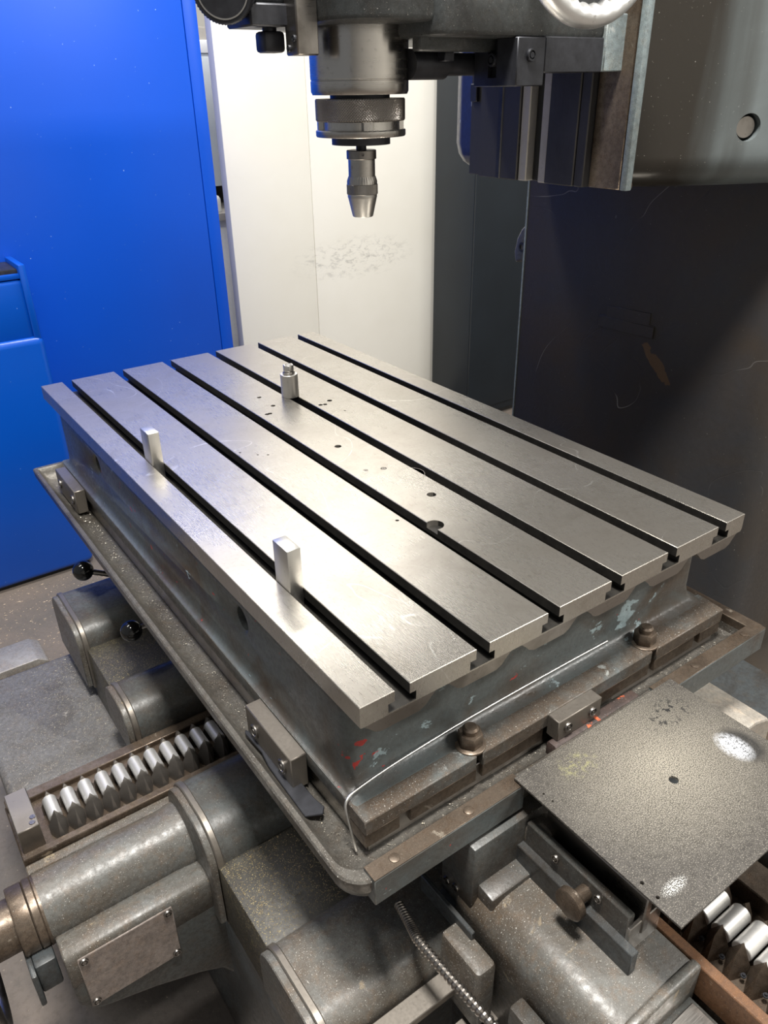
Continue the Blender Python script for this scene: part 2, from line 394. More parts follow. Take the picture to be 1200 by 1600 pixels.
def cut(o, cutters):
    """real holes: boolean baked into the mesh"""
    cb = None
    for c in cutters: cb = join(cb, c)
    bmesh.ops.recalc_face_normals(cb, faces=cb.faces)
    cm = bpy.data.meshes.new('cutter'); cb.to_mesh(cm); cb.free()
    co = bpy.data.objects.new('cutter', cm); C.objects.link(co)
    md = o.modifiers.new('cut', 'BOOLEAN'); md.operation = 'DIFFERENCE'; md.solver = 'EXACT'; md.object = co; md.use_self = True
    bpy.context.view_layer.update()
    me = bpy.data.meshes.new_from_object(o.evaluated_get(bpy.context.evaluated_depsgraph_get()))
    o.modifiers.clear(); old = o.data
    b = B(); b.from_mesh(me); smooth_by_angle(b); b.to_mesh(me); b.free()
    o.data = me; bpy.data.meshes.remove(old); bpy.data.objects.remove(co); bpy.data.meshes.remove(cm)
def cyl(x, y, z, r, h, axis=(0, 0, 1), n=28, bm=None):
    return lathe([(r, 0), (r, h)], (x, y, z), axis, n, bm)
def screw(name, loc, axis, r, parent, mat='dark_steel', depth=.003, slot=True):
    o = obj(name, lathe([(0, depth), (r*.45, depth), (r*.5, depth*.4), (r*.62, depth*.4), (r*.68, depth), (r*.92, depth), (r, depth*.7), (r, 0)][::-1], loc, axis, 20), mat, parent)
    return o

# ------------------------------------------------------------------ the setting
def struct(name, bm, mat, label=None):
    o = obj(name, bm, mat); o['kind'] = 'structure'
    if label: o['label'] = label
    return o
struct('floor', box(-4, 5, -3, 5, -.05, 0), 'floor', 'brown stained workshop floor strewn with metal chips')
struct('wall_front', box(-4, 5, -3.1, -3.0, 0, 3.8), 'wall', 'pale plaster wall behind the viewer')
struct('wall_right', box(5, 5.1, -3, 4.6, 0, 3.8), 'wall', 'pale plaster wall beyond the column')
struct('wall_back', box(-4, 5, 4.6, 4.7, 0, 3.8), 'wall', 'pale plaster wall far behind the cabinets')

# ------------------------------------------------------------------ milling machine
W, L, ZT = .63, 1.134, .95
mm = thing('milling_machine', 'large grey vertical milling machine with slotted steel table, drip tray and dark column', 'milling machine', (.45, .5, 0))

# ---- table: plate with six T-slots
e, s = .0414, .0184; l = (W - 2*e - 6*s)/5
slots = [e + i*(l + s) for i in range(6)]
top = [(0, 0)]
for x in slots:
    top += [(x, 0), (x, -.0135), (x-.008, -.0135), (x-.008, -.025), (x+s+.008, -.025), (x+s+.008, -.0135), (x+s, -.0135), (x+s, 0)]
top += [(W, 0), (W, -.0235), (W-.002, -.0268), (.002, -.0268), (0, -.0258)]
rib = [(.004, -.0262), (W-.004, -.0262)]
for x in reversed(slots):
    c = x + s/2
    for dx, z in ((.050, -.0285), (.044, -.0305), (.038, -.036), (.032, -.0425), (.024, -.046), (-.024, -.046), (-.032, -.0425), (-.038, -.036), (-.044, -.0305), (-.050, -.0285)):
        rib.append((min(max(c + dx, .004), W-.004), z))
top = [(x, ZT+z) for x, z in top]; rib = [(x, ZT+z) for x, z in rib]
obj('table_ribs', prism(rib, 'y', .0025, L-.0025), 'dark_steel', mm, label='dark scalloped underside of the table')
tb_ = prism(top, 'y', 0, L, .0007, 1, sel=lambda ed: all(v.co.z > ZT-1e-4 for v in ed.verts))
tp = obj('table_top', tb_, 'table', mm, label='ground steel machine table with six long T-slots')
holes = []
for x, y, r, d in ((.276, .229, .0125, .008), (.312, .525, .0058, .02), (.327, .300, .0068, .006), (.413, .712, .0048, .012), (.388, .703, .0040, .012), (.396, .700, .004, .012),
                   (.316, .808, .0042, .012), (.316, .753, .0042, .012), (.287, .722, .0040, .012), (.293, .722, .004, .012), (.323, .412, .0048, .003), (.297, .423, .0038, .003), (.243, .269, .0026, .008), (.262, .247, .0026, .008),
                   (.192, .575, .0018, .01), (.205, .565, .0018, .01), (.408, .652, .002, .01), (.173, .60, .0018, .01)):
    holes.append(cyl(x, y, ZT-d, r, d+.02, n=24))
cut(tp, holes)
for x, y in ((.323, .412), (.297, .423)):
    obj('plug_screw', lathe([(.0001, .0022), (.0015, .0022), (.0015, .003), (.0034, .003), (.0034, 0)][::-1], (x, y, ZT-.0032), (0, 0, 1), 16), 'dark_steel', tp)
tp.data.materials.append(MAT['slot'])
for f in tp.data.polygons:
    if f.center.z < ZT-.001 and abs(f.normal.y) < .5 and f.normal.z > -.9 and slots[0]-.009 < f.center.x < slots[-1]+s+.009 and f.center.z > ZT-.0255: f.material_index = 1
# faint turned ring left on the lands around the fourth slot
obj('tool_mark', lathe([(.0205, 0), (.0205, .00015), (.0212, .00015), (.0212, 0)], (.345, .372, ZT-.00005), (0, 0, 1), 40), 'dark_steel', tp)

# ---- table body
X0, X1, Y0, Y1 = .011, .612, .046, L-.046
body = obj('table_body', loft([(X0+.012, X1-.012, Y0+.012, Y1-.012, .01, ZT-.028), (X0+.002, X1-.002, Y0+.002, Y1-.002, .014, ZT-.040), (X0, X1, Y0, Y1, .015, ZT-.050), (X0, X1, Y0, Y1, .015, ZT-.132), (X0-.001, X1+.002, Y0-.003, Y1+.003, .015, ZT-.1465),
                                (X0-.003, X1+.006, Y0-.009, Y1+.009, .012, ZT-.1525), (X0-.006, X1+.01, Y0-.022, Y1+.022, .01, ZT-.1553), (X0-.009, X1+.014, Y0-.026, Y1+.026, .006, ZT-.1565), (X0-.009, X1+.014, Y0-.026, Y1+.026, .006, ZT-.17)]), 'body', mm, label='flaking blue-grey painted side of the table with red primer showing')
cut(body, [lathe([(.0165, -.035), (.0165, -.004), (.0225, .0005), (.0225, .03)], (.011, y, .876), (-1, 0, 0), 28) for y in (.289, .862)])
for y in (.289, .862):
    obj('oil_bore', lathe([(.0165, 0), (.0165, .006), (.0140, .006), (.0140, 0)], (.034, y, .876), (-1, 0, 0), 24), 'black_steel', body)

# ---- flange under the body, its end clamps, bolts, stops
fl = obj('table_flange', box(.001, .629, .03, L-.03, ZT-.178, ZT-.157, .0012), 'casting', mm)
for x0, x1, zt in ((0, .1555, -.1560), (.1645, .4695, -.1550), (.4790, .63, -.1545)):
    poly = [(-.002, ZT-.178), (-.002, ZT-.1575), (.030, ZT+zt), (.042, ZT+zt), (.042, ZT-.178)]
    cb = prism(poly, 'x', x0, x1, .0012, 1)
    obj('end_clamp', cb, 'flange', fl, label='oily grey clamp segment at the end of the table')
for x0, x1 in ((0, .046), (.060, .1565), (.1655, .265), (.352, .468), (.4795, .568), (.582, .63)):
    obj('way_strip', box(x0+.0005, x1, -.001, .03, ZT-.198, ZT-.1786, .0008, 1), 'brown_steel', fl)
obj('way_base', box(.006, .624, .004, L-.004, ZT-.212, ZT-.1787, .001, 1), 'dark_steel', fl)
for x in (.161, .475):
    hb = hexprism(x, .0175, ZT-.1545, ZT-.1375, .0155, rot=.1, bev=.0012)
    o = obj('hex_bolt', hb, 'brown_steel', fl, label='large oily hexagon nut on a stud')
    obj_w = lathe([(.0001, -.0035), (.019, -.0035), (.019, -.001), (.0175, 0), (.0001, 0)], (x, .0175, ZT-.1545), (0, 0, 1), 30)
    join_me = obj('washer', obj_w, 'brown_steel', fl)
    obj('stud', lathe([(.0095, 0), (.0095, .006), (.007, .0085), (.0001, .009)], (x, .0175, ZT-.1378), (0, 0, 1), 24), 'brown_steel', fl)
st = obj('stop_block', box(.270, .347, -.020, -.0015, ZT-.189, ZT-.1585, .001, 1), 'block', fl)
for x in (.287, .331): screw('cap_screw', (x, -.0195, ZT-.1735), (0, -1, 0), .0068, fl)
for y0, y1, x0, zt in ((.118, .232, -.021, -.1565), (.955, 1.085, -.020, -.158)):
    st = obj('stop_block', box(x0, .0005, y0, y1, ZT-.206, ZT+zt, .0012, 1), 'block', fl)
    for yy in (y0+.022, y1-.022): screw('cap_screw', (x0+.0005, yy, ZT-.183), (-1, 0, 0), .0095, fl)

# ---- drip tray
TX0, TX1, TY0, TY1, TZ = -.046, .675, -.044, 1.186, .762
tray = obj('drip_tray', loft([(TX0+.05, TX1-.05, TY0+.06, TY1-.06, [0.04, 0.01, 0.011, 0.011], .708), (TX0+.024, TX1-.024, TY0+.026, TY1-.026, [0.04, 0.01, 0.011, 0.011], .712), (TX0+.008, TX1-.008, TY0+.008, TY1-.008, [0.038, 0.008, 0.009, 0.009], .724), (TX0+.001, TX1-.001, TY0+.001, TY1-.001, [0.036, 0.006, 0.007, 0.007], .745),
    (TX0, TX1, TY0, TY1, [0.035, 0.005, 0.006, 0.006], TZ-.002), (TX0+.002, TX1-.002, TY0+.002, TY1-.002, [0.034, 0.004, 0.005, 0.005], TZ), (TX0+.0075, TX1-.014, TY0+.016, TY1-.010, [0.03, 0.003, 0.003, 0.003], TZ), (TX0+.009, TX1-.016, TY0+.018, TY1-.012, [0.028, 0.003, 0.003, 0.003], TZ-.002),
    (TX0+.013, TX1-.018, TY0+.021, TY1-.016, [0.026, 0.003, 0.003, 0.003], .752), (TX0+.021, TX1-.022, TY0+.028, TY1-.022, [0.02, 0.003, 0.003, 0.003], .742), (TX0+.032, TX1-.03, TY0+.040, TY1-.03, [0.015, 0.003, 0.003, 0.003], .7375), (TX0+.046, TX1-.042, TY0+.05, TY1-.045, [0.01, 0.003, 0.003, 0.003], .7365)], seg=8), 'tray', mm, label='cast drip tray trough running round the table')
for x0, x1 in ((-.020, .189), (.435, .6745)):
    obj('rim_bar', box(x0, x1, TY0-.0035, TY0+.0175, TZ-.034, TZ+.0035, .001, 1), 'body', tray)
    obj('rim_cap', box(x0, x1, TY0-.0030, TY0+.0172, TZ+.0034, TZ+.0046, .0004, 1), 'brown_steel', tray)
    for x in ((.012, .113) if x0 < .1 else (.52, .635)):
        obj('rivet', lathe([(.0062, 0), (.0058, .0010), (.0035, .0018), (.0001, .002)], (x, TY0+.007, TZ+.0045), (0, 0, 1), 18), 'brown_steel', tray)
obj('rim_end_bar', box(.657, .678, -.04, 1.18, TZ-.03, TZ+.0035, .001, 1), 'brown_steel', tray)

# ---- bed, its webs and way covers that run across (X)
bed = obj('bed', box(-.083, .95, -.03, 1.03, .02, .478, .006), 'casting_dark', mm, label='dark oily machine bed under the tray')
for y0, y1 in ((.69, .83), (.105, .245)):
    obj('bed_web', box(-.085, .6, y0-.01, y1+.01, .40, .5215, .0025), 'web', bed, label='flat oily web strewn with golden swarf')
obj('base_step', loft([(-.292, -.08, .55, 1.015, .012, 0), (-.292, -.08, .55, 1.015, .012, .392), (-.289, -.08, .553, 1.012, .010, .398), (-.283, -.08, .559, 1.006, .008, .401)], seg=4), 'plate_grey', mm, label='low scuffed grey step of the machine base')
def cover(y0, y1, zt, mat, x0=-.083, x1=.62, rad=.045, ztail=.50, lip=True, lab=None, rl=None):
    rl = rl or rad
    pts = [(y0, ztail)]
    for k in range(9):
        a = PI - .5*PI*k/8; pts.append((y0+rad+rad*math.cos(a), zt-rad+rad*math.sin(a)))
    for k in range(9):
        a = .5*PI - .5*PI*k/8; pts.append((y1-rl+rl*math.cos(a), zt-rl+rl*math.sin(a)))
    pts.append((y1, ztail))
    o = obj('way_cover', prism(pts, 'x', x0, x1, .0015, 1), mat, mm, label=lab)
    if lip:
        cy, cz = (y0+y1)/2, (ztail+zt)/2
        def sc(k, dz=0): return [(cy+(p[0]-cy)*k, cz+(p[1]-cz)*k+dz) for p in pts]
        obj('end_lip', prism(sc(1.035), 'x', x0-.006, x0+.004, .0015, 1), 'block', o)
        obj('end_plate', prism(sc(.985), 'x', x0-.016, x0-.0055, .0015, 1), 'casting_light', o)
    return o
cover(.835, 1.02, .565, 'casting', ztail=.43, lab='far rounded grey way cover')
cover(.562, .682, .566, 'casting', ztail=.47, lab='rounded grey way cover beside the roller rack')
cover(.245, .405, .572, 'casting', ztail=.40, x0=-.079, rad=.06, lab='rounded grey way cover behind the screw housing')
cover(-.045, .098, .556, 'casting_light', ztail=.46, x0=-.083, rad=.035, lab='dusty rounded way cover in the foreground')

# ---- roller rack across
rack = obj('roller_rack', box(-.302, .25, .436, .556, .470, .4985, .002, 1), 'brown_steel', mm, label='brown rack holding a row of short polished rollers')
obj('rack_rail', box(-.302, .25, .424, .437, .47, .512, .0015, 1), 'brown_steel', rack)
obj('rack_rail', box(-.302, .25, .406, .4235, .47, .503, .0015, 1), 'casting_light', rack)
obj('rack_rail', box(-.300, .25, .540, .560, .475, .508, .0015, 1), 'brown_steel', rack)
eb = obj('end_block', box(-.298, -.267, .449, .533, .49, .541, .0012, 1), 'block', rack)
for y in (.458, .468): obj('adjusting_screw', lathe([(.0001, .001), (.004, .001), (.0046, 0), (.0046, -.004)][::-1], (-.275+(y-.458)*.3, y, .541), (0, 0, 1), 16), 'dark_steel', rack)
def wedge_mesh(sgn):
    # pointed beak at a roller's end: two facets that meet in a ridge, local axis = +y roller axis
    b = B(); w = .0129
    a0 = [(-w, 0, -.030), (w, 0, -.030), (w, 0, -.009), (0, 0, .0165), (-w, 0, -.009)]
    tip = [(-.004, sgn*.022, -.030), (.004, sgn*.022, -.030), (.0035, sgn*.022, -.019), (0, sgn*.012, .0080), (-.0035, sgn*.022, -.019)]
    va = [b.verts.new(p) for p in a0]; vt = [b.verts.new(p) for p in tip]
    b.faces.new(va); b.faces.new(vt[::-1])
    for i in range(5): b.faces.new((va[i], va[(i+1) % 5], vt[(i+1) % 5], vt[i]))
    return b
roll_me = mesh('roller', lathe([(.0001, -.0205), (.0092, -.0205), (.0100, -.0195), (.0100, .0195), (.0092, .0205), (.0001, .0205)], (0, 0, 0), (0, 1, 0), 28)); roll_me.materials.append(MAT['roller'])
wf_me = mesh('roller_wedge', wedge_mesh(1), 20); wf_me.materials.append(MAT['wedge'])
wn_me = mesh('roller_wedge', wedge_mesh(-1), 20); wn_me.materials.append(MAT['wedge'])
for k in range(13):
    x = -.2435 + k*.0262
    obj('roller', roll_me, None, rack, loc=(x, .481, .5265))
    obj('roller_wedge', wf_me, None, rack, loc=(x, .5015, .5265))
    obj('roller_wedge', wn_me, None, rack, loc=(x, .4605, .5265))

# ---- cross feed screw housing with collars, gearbox and name plate
hy, hz, hr = .360, .4806, .048
hs = obj('screw_housing', lathe([(.0001, -.30), (hr, -.30), (hr, -.125), (hr+.003, -.105), (hr+.004, -.0915), (.0001, -.0915)], (0, hy, hz), (1, 0, 0), 64), 'casting_light', mm, label='rusty mottled cylinder housing of the feed screw')
obj('collar', prism([(p[0], p[1]) for p in [(hy+.056*math.cos(t), hz+.056*math.sin(t)) for t in [PI*1.02 - PI*1.04*k/40 for k in range(41)]] + [(hy+.056, .40), (hy-.056, .40)]], 'x', -.0925, -.081, .0012, 1), 'block', hs)
obj('collar', lathe([(.0001, -.314), (.0465, -.314), (.0485, -.312), (.0485, -.3035), (.0475, -.3025), (.0485, -.3015), (.0485, -.2985), (.0001, -.2985)], (0, hy, hz), (1, 0, 0), 64), 'brown_steel', hs)
obj('collar', lathe([(.0001, -.335), (.0465, -.335), (.0475, -.333), (.0475, -.3145), (.0001, -.3145)], (0, hy, hz), (1, 0, 0), 64), 'brown_steel', hs)
obj('shaft', lathe([(.0001, -.42), (.034, -.42), (.036, -.418), (.036, -.334), (.0001, -.334)], (0, hy, hz), (1, 0, 0), 48), 'brown_steel', hs)
obj('clamp_lug', box(-.330, -.303, .295, .335, .405, .460, .003), 'casting_dark', hs)
obj('clamp_plate', box(-.337, -.330, .285, .345, .395, .458, .002), 'casting_dark', hs)
gpl = [(-.297, .46)]
for k in range(9):
    a = PI + (PI*.40)*k/8; gpl.append((-.297+.05+.05*math.cos(a), .392+.05*math.sin(a)))
gpl += [(-.20, .322), (-.135, .292), (-.10, .27), (-.06, .20), (-.03, .10), (-.03, .46)]
gbo = obj('gearbox', prism(gpl, 'y', .266, .44, .008, 3), 'casting', mm, label='grey gear case with a screwed name plate below the housing')
np_ = obj('name_plate', box(-.282, -.153, .2625, .2665, .369, .474, .0012, 1), 'nameplate', gbo, label='blank metal plate held by four screws')
for x, z in ((-.275, .466), (-.160, .466), (-.275, .377), (-.160, .377)):
    screw('screw', (x, .263, z), (0, -1, 0), .0062, gbo)
obj('shoulder', prism([(.266, .42), (.2635, .472), (.267, .481), (.276, .485), (.29, .484), (.312, .474), (.36, .47), (.36, .42)], 'x', -.297, -.093, .003, 2), 'casting_light', gbo, deg=50)
b = B()
def torus(b, c, axis, R, r, n=64, m=16, fn=None):
    q = Vector((0, 0, 1)).rotation_difference(Vector(axis).normalized()).to_matrix(); rings = []
    for i in range(n):
        a = 2*PI*i/n; ring = []
        for k in range(m):
            t = 2*PI*k/m; R2 = R + r*math.cos(t)
            if fn: R2 = fn(R2, math.cos(t), a)
            ring.append(b.verts.new(Vector(c) + q @ Vector((R2*math.cos(a), R2*math.sin(a), r*math.sin(t)))))
        rings.append(ring)
    for i in range(n):
        for k in range(m):
            b.faces.new((rings[i][k], rings[(i+1) % n][k], rings[(i+1) % n][(k+1) % m], rings[i][(k+1) % m]))
    return b
torus(b, (-.385, hy, hz), (1, 0, 0), .115, .011)
fw = obj('feed_handwheel', b, 'dark_steel', mm)
obj('hub', lathe([(.0001, -.02), (.03, -.02), (.032, -.018), (.032, .018), (.03, .02), (.0001, .02)], (-.400, hy, hz), (1, 0, 0), 32), 'dark_steel', fw)
for k in range(3):
    a = -PI/2 + .35 + 2*PI*k/3
    obj('spoke', tube([(-.40, hy+.028*math.cos(a), hz+.028*math.sin(a)), (-.392, hy+.06*math.cos(a), hz+.06*math.sin(a)), (-.385, hy+.11*math.cos(a), hz+.11*math.sin(a))], .009, 12, smooth=1), 'dark_steel', fw)

# ---- ball levers under the tray
for (bx, by, bz), (ex, ey, ez), br in (((-.035, .962, .616), (.06, .935, .575), .0205), ((-.035, .669, .645), (.05, .66, .648), .0185)):
    lv = obj('lever', tube([(bx, by, bz), (ex, ey, ez)], .006, 12), 'dark_steel', mm)
    obj('lever_post', cyl(ex, ey, .55, .009, ez-.55+.008), 'dark_steel', lv)
    obj('ball_knob', lathe([(.0001, -br)] + [(br*math.cos(t), br*math.sin(t)) for t in [(-PI/2)+PI*k/16 for k in range(1, 16)]] + [(.0001, br)], (bx, by, bz), (1, 0, 0), 32), 'knob', lv, label='glossy black ball knob')

# ---- saddle arm toward the viewer (Y)
ARM = [(.106, .46), (.106, .606)]
for k in range(9):
    a = PI - .5*PI*k/8; ARM.append((.106+.040+.040*math.cos(a), .608+.040*math.sin(a)))
ARM += [(.19, .650), (.243, .6485), (.246, .645), (.246, .46)]
arm = obj('saddle_arm', prism(ARM, 'y', -.252, -.03, .003, 2), 'casting_light', mm, label='dusty grey saddle arm with rust streaks')
obj('arm_end', prism([(.110, .44), (.110, .585), (.118, .60), (.13, .607), (.238, .607), (.238, .44)], 'y', -.42, -.25, .003, 2), 'casting', arm)
obj('end_panel', box(.125, .232, -.40, -.268, .606, .611, .001, 1), 'steel', arm)
obj('arm_lip', prism([(x, z) for x, z in ((.103, .50), (.103, .608), (.110, .630), (.124, .645), (.138, .6525), (.19, .656), (.245, .6545), (.247, .648), (.247, .50))], 'y', -.262, -.250, .004, 3), 'casting_light', arm)
# bracket and boss between the tray and the arm
obj('tray_bracket', box(.108, .26, -.056, .0, .60, .7225, .003), 'casting', arm)
obj('tray_bracket_step', prism([(-.08, .56), (-.08, .655), (-.05, .658), (-.05, .56)], 'x', .117, .25, .003, 2), 'casting', arm)
obj('boss', box(.187, .222, -.082, -.045, .655, .708, .009, 3), 'casting_light', arm)
for y, z in ((-.028, .66), (-.012, .655)): screw('screw', (.1085, y, z-.03), (-1, 0, 0), .0055, arm)
obj('guard_strip', box(.092, .098, -.075, .02, .585, .612, .001, 1), 'casting_dark', arm)
# rail and second rack along the arm
obj('arm_rail', box(.247, .2605, -.46, -.03, .60, .6465, .0015, 1), 'rail_rust', mm, label='rust-brown strip along the saddle arm')
rk2 = obj('roller_rack', box(.2605, .415, -.46, -.03, .555, .593, .0015, 1), 'brown_steel', mm, label='brown roller rack beyond the rust-brown strip')
obj('rack_ledge', box(.392, .435, -.46, -.03, .56, .622, .0015, 1), 'brown_steel', rk2)
wl_me = mesh('roller_wedge', wedge_mesh(1), 20); wl_me.materials.append(MAT['brown_steel'])
wr_me = mesh('roller_wedge', wedge_mesh(-1), 20); wr_me.materials.append(MAT['brown_steel'])
roll2_me = mesh('roller', lathe([(.0001, -.0215), (.0110, -.0215), (.0118, -.0205), (.0118, .0205), (.0110, .0215), (.0001, .0215)], (0, 0, 0), (0, 1, 0), 28)); roll2_me.materials.append(MAT['roller'])
for k in range(9):
    y = -.217 - (k-2)*.0262
    for me, dx in ((roll2_me, 0), (wl_me, -.0215), (wr_me, .0215)):
        o = obj(me.name.split('.')[0], me, None, rk2, loc=(.336+dx, y, .6215)); o.rotation_euler = (0, 0, PI/2)
    for xx in (.304, .368):
        obj('small_screw', lathe([(.0001, .004), (.0016, .004), (.0017, .0015), (.003, .0015), (.0032, 0)][::-1], (xx, y-.0131, .6045), (0, 0, 1), 12), 'black_steel', rk2)
# far covers of the arm, seen right of the sheet
CV = [(.45, .50)]
for k in range(7):
    a = PI - .5*PI*k/6; CV.append((.45+.04+.04*math.cos(a), .585+.04*math.sin(a)))
for k in range(7):
    a = .5*PI - .5*PI*k/6; CV.append((.60-.045+.045*math.cos(a), .58+.045*math.sin(a)))
CV.append((.60, .50))
obj('way_cover', prism(CV, 'y', -.46, -.175, .002, 2), 'casting', mm, label='grey-blue rounded way cover at the right edge')
pc = obj('pale_cover', prism([(.545, .495), (.55, .612), (.565, .619), (.60, .621), (.655, .619), (.657, .618), (.690, .607), (.704, .590), (.708, .495)], 'y', -.080, .10, .004, 2), 'pale_wear', mm, deg=14, label='pale worn cover end beyond the dusty sheet')
obj('cover_foot', box(.712, .80, -.20, -.05, .495, .54, .004), 'brown_steel', pc)

# ---- sheet support bracket with thumb knob
sb = obj('support_bracket', box(.186, .196, -.205, -.058, .662, .716, .0015, 1), 'casting', mm, label='dark angle bracket under the sheet')
obj('bracket_lip', box(.196, .232, -.205, -.06, .662, .678, .0015, 1), 'casting', sb)
obj('bracket_bar', box(.205, .216, -.21, -.07, .678, .735, .0015, 1), 'dark_steel', sb)
obj('bracket_end', box(.186, .24, -.2085, -.2035, .655, .700, .001, 1), 'steel', sb)
obj('bracket_foot', box(.176, .187, -.222, -.05, .648, .682, .001, 1), 'casting_dark', sb)
obj('support_ring', lathe([(.026, 0), (.026, .012), (.018, .012), (.018, 0)], (.224, -.172, .679), (0, 0, 1), 32), 'dark_steel', sb)
kb = obj('thumb_knob', lathe([(.0001, -.031), (.0155, -.031), (.0180, -.0295), (.0180, -.0215), (.0165, -.020), (.0085, -.020), (.0085, 0), (.0001, 0)], (.187, -.150, .697), (1, 0, 0), 36), 'brown_steel', sb)
for y in (-.105, -.166): screw('cap_screw', (.1865, y, .703), (-1, 0, 0), .0052, sb)
obj('support_post', cyl(.33, -.16, .60, .009, .167), 'dark_steel', sb)

# ---- terminal boxes and conduit below
tb = obj('terminal_box', loft([(.070, .099, -.112, -.045, .006, .50), (.070, .099, -.112, -.045, .006, .594), (.0715, .0975, -.1105, -.0465, .005, .5985), (.075, .094, -.107, -.05, .004, .600)], seg=4), 'casting_light', mm, label='small grey terminal box beside the conduit')
tb2 = obj('terminal_box', box(.082, .103, -.26, -.148, .48, .586, .004, 2), 'casting', mm, label='grey cover box at the bottom edge')
pts = [(.052, .012, .600), (.046, -.02, .603), (.041, -.04, .605), (.0425, -.09, .606), (.047, -.14, .604), (.054, -.20, .595), (.06, -.28, .56)]
dense = []
for a, c in zip(pts, pts[1:]):
    for k in range(26): dense.append(Vector(a).lerp(Vector(c), k/26))
dense.append(Vector(pts[-1]))
for _ in range(40): dense = [dense[0]] + [(dense[i-1]+dense[i]*2+dense[i+1])/4 for i in range(1, len(dense)-1)] + [dense[-1]]
obj('conduit', tube(dense, .0055, 12, rfn=lambda i, s: .0062 if (i % 3) else .0046), 'dark_steel', mm, deg=20, label='ribbed flexible metal conduit')
obj('lower_rail', box(-.06, .35, -.075, -.049, .515, .527, .001, 1), 'block', mm)
obj('lower_rail', box(-.06, .35, -.115, -.088, .47, .485, .001, 1), 'block', mm)
obj('lead_screw', lathe([(.0001, -.1), (.022, -.1), (.022, .2), (.0001, .2)], (.02, -.15, .44), (1, 0, 0), 32, fn=lambda r, h, a: r), 'dark_steel', mm)
obj('saddle_side', box(.60, .81, -.30, -.02, .10, .50, .004), 'casting_dark', mm)
obj('under_saddle', box(.11, .62, -.42, .02, .10, .56, .006), 'casting_dark', mm)

# ---- column
CY0, CY1 = .135, .733
colm = obj('column', loft([(.86, 1.5, .06, .80, .06, 0), (.86, 1.5, .06, .80, .06, .30), (.90, 1.5, .11, .76, .05, .36), (.919, 1.5, .134, CY1, .045, .40), (.92, 1.5, CY0, CY1, [.045, .01, .01, .002], .42), (.92, 1.5, CY0, CY1, [.045, .01, .01, .002], 1.42)], seg=8), 'column', mm, label='tall dark oil-stained column with a flaking face')
obj('edge_strip', box(.9185, .924, CY1-.0005, CY1+.0045, .70, 1.40, .0008, 1), 'worn_edge', colm)
obj('patch_plate', prism([(.397, 1.052), (.391, 1.071), (.403, 1.0725), (.403, 1.093), (.502, 1.0885), (.502, 1.070), (.519, 1.069), (.519, 1.046), (.391, 1.049)], 'x', .9182, .921, .0005, 1), 'column', colm)
obj('patch_plate', prism([(.391, 1.049), (.391, 1.070), (.519, 1.067), (.519, 1.046)], 'x', .9165, .919, .0005, 1), 'column', colm)
obj('door_knob', prism([(.735, 1.135), (.768, 1.128), (.772, 1.15), (.766, 1.178), (.755, 1.197), (.744, 1.207), (.735, 1.21)], 'x', .925, .955, .006, 3), 'casting', colm, label='rounded grey catch behind the column edge')
obj('catch_bore', lathe([(.010, 0), (.010, .003), (.006, .003), (.006, 0)], (.9256, .7465, 1.163), (-1, 0, 0), 20), 'black', colm)
obj('hinge', box(.93, .95, .735, .750, .855, .915, .003), 'black_steel', colm)

# ---- head casting on the column
plan = [(.636, .268)]
for k in range(1, 13):
    t = k/12; plan.append((.636 + t*.52, .268 - .185*math.sin(t*PI/2)**.85))
plan += [(1.5, .083), (1.5, .72), (.80, .715), (.72, .70), (.675, .675), (.655, .64), (.65, .60), (.645, .594)]
def inset(poly, d):
    out = []; n = len(poly)
    for i in range(n):
        p0, p1, p2 = Vector(poly[i-1]), Vector(poly[i]), Vector(poly[(i+1) % n])
        a = (p1-p0).normalized(); c = (p2-p1).normalized(); na, nc = Vector((-a.y, a.x)), Vector((-c.y, c.x))
        m = (na+nc).normalized(); out.append(tuple(p1 + m*d/max(.5, m.dot(na))))
    return out
hb = B(); rings = []
for d, z in ((.060, 1.333), (.040, 1.3345), (.024, 1.339), (.012, 1.347), (.004, 1.359), (0, 1.376), (0, 2.1)):
    rings.append([hb.verts.new((p[0], p[1], z)) for p in inset(plan, d)])
for i in range(len(rings)-1):
    for k in range(len(plan)): hb.faces.new((rings[i][k], rings[i][(k+1) % len(plan)], rings[i+1][(k+1) % len(plan)], rings[i+1][k]))
hb.faces.new(rings[0][::-1]); hb.faces.new(rings[-1])
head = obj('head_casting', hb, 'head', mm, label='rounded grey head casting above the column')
cut(head, [lathe([(.017, -.03), (.017, .10)], (.766, .186, 1.409), (-.452, -.892, 0), 32)])
nrm = Vector((-.452, -.892, 0)).normalized(); base = Vector((.766, .186, 1.409)) - nrm*.010
obj('oil_plug', lathe([(.0155, -.03), (.0155, -.012), (.0145, -.010), (.0155, -.008), (.0145, -.006), (.0155, -.004), (.0145, -.002), (.013, .002), (.0001, .002)], base, nrm, 28), 'dark_steel', head, label='slotted threaded plug in the head casting')
obj('worn_corner', box(.628, .6405, .2645, .2755, 1.334, 2.1, .002), 'worn_edge', head)
def way(y0, y1, x0, x1, mat='dark_steel', z0=1.334, name='guide_way', bev=.0015):
    return obj(name, box(x0, x1, y0, y1, z0, 2.1, bev, 1), mat, head)
MAT['way'] = steel('oiled_guideway_steel', (.045, .043, .044), (.026, .025, .025), (.48, .6), (900, 900, 20), metal=.3)
MAT['way_edge'] = steel('worn_guideway_edge', (.40, .38, .35), (.30, .28, .25), (.5, .6), (900, 900, 20), metal=.15)
way(.466, .553, .618, .66, 'way'); way(.4485, .4655, .621, .66, 'way_edge'); way(.551, .594, .634, .66, 'way')
way(.502, .512, .6165, .62, 'black_steel')
way(.425, .448, .634, .66, 'black')  # black filler box standing in for the shade inside the slot
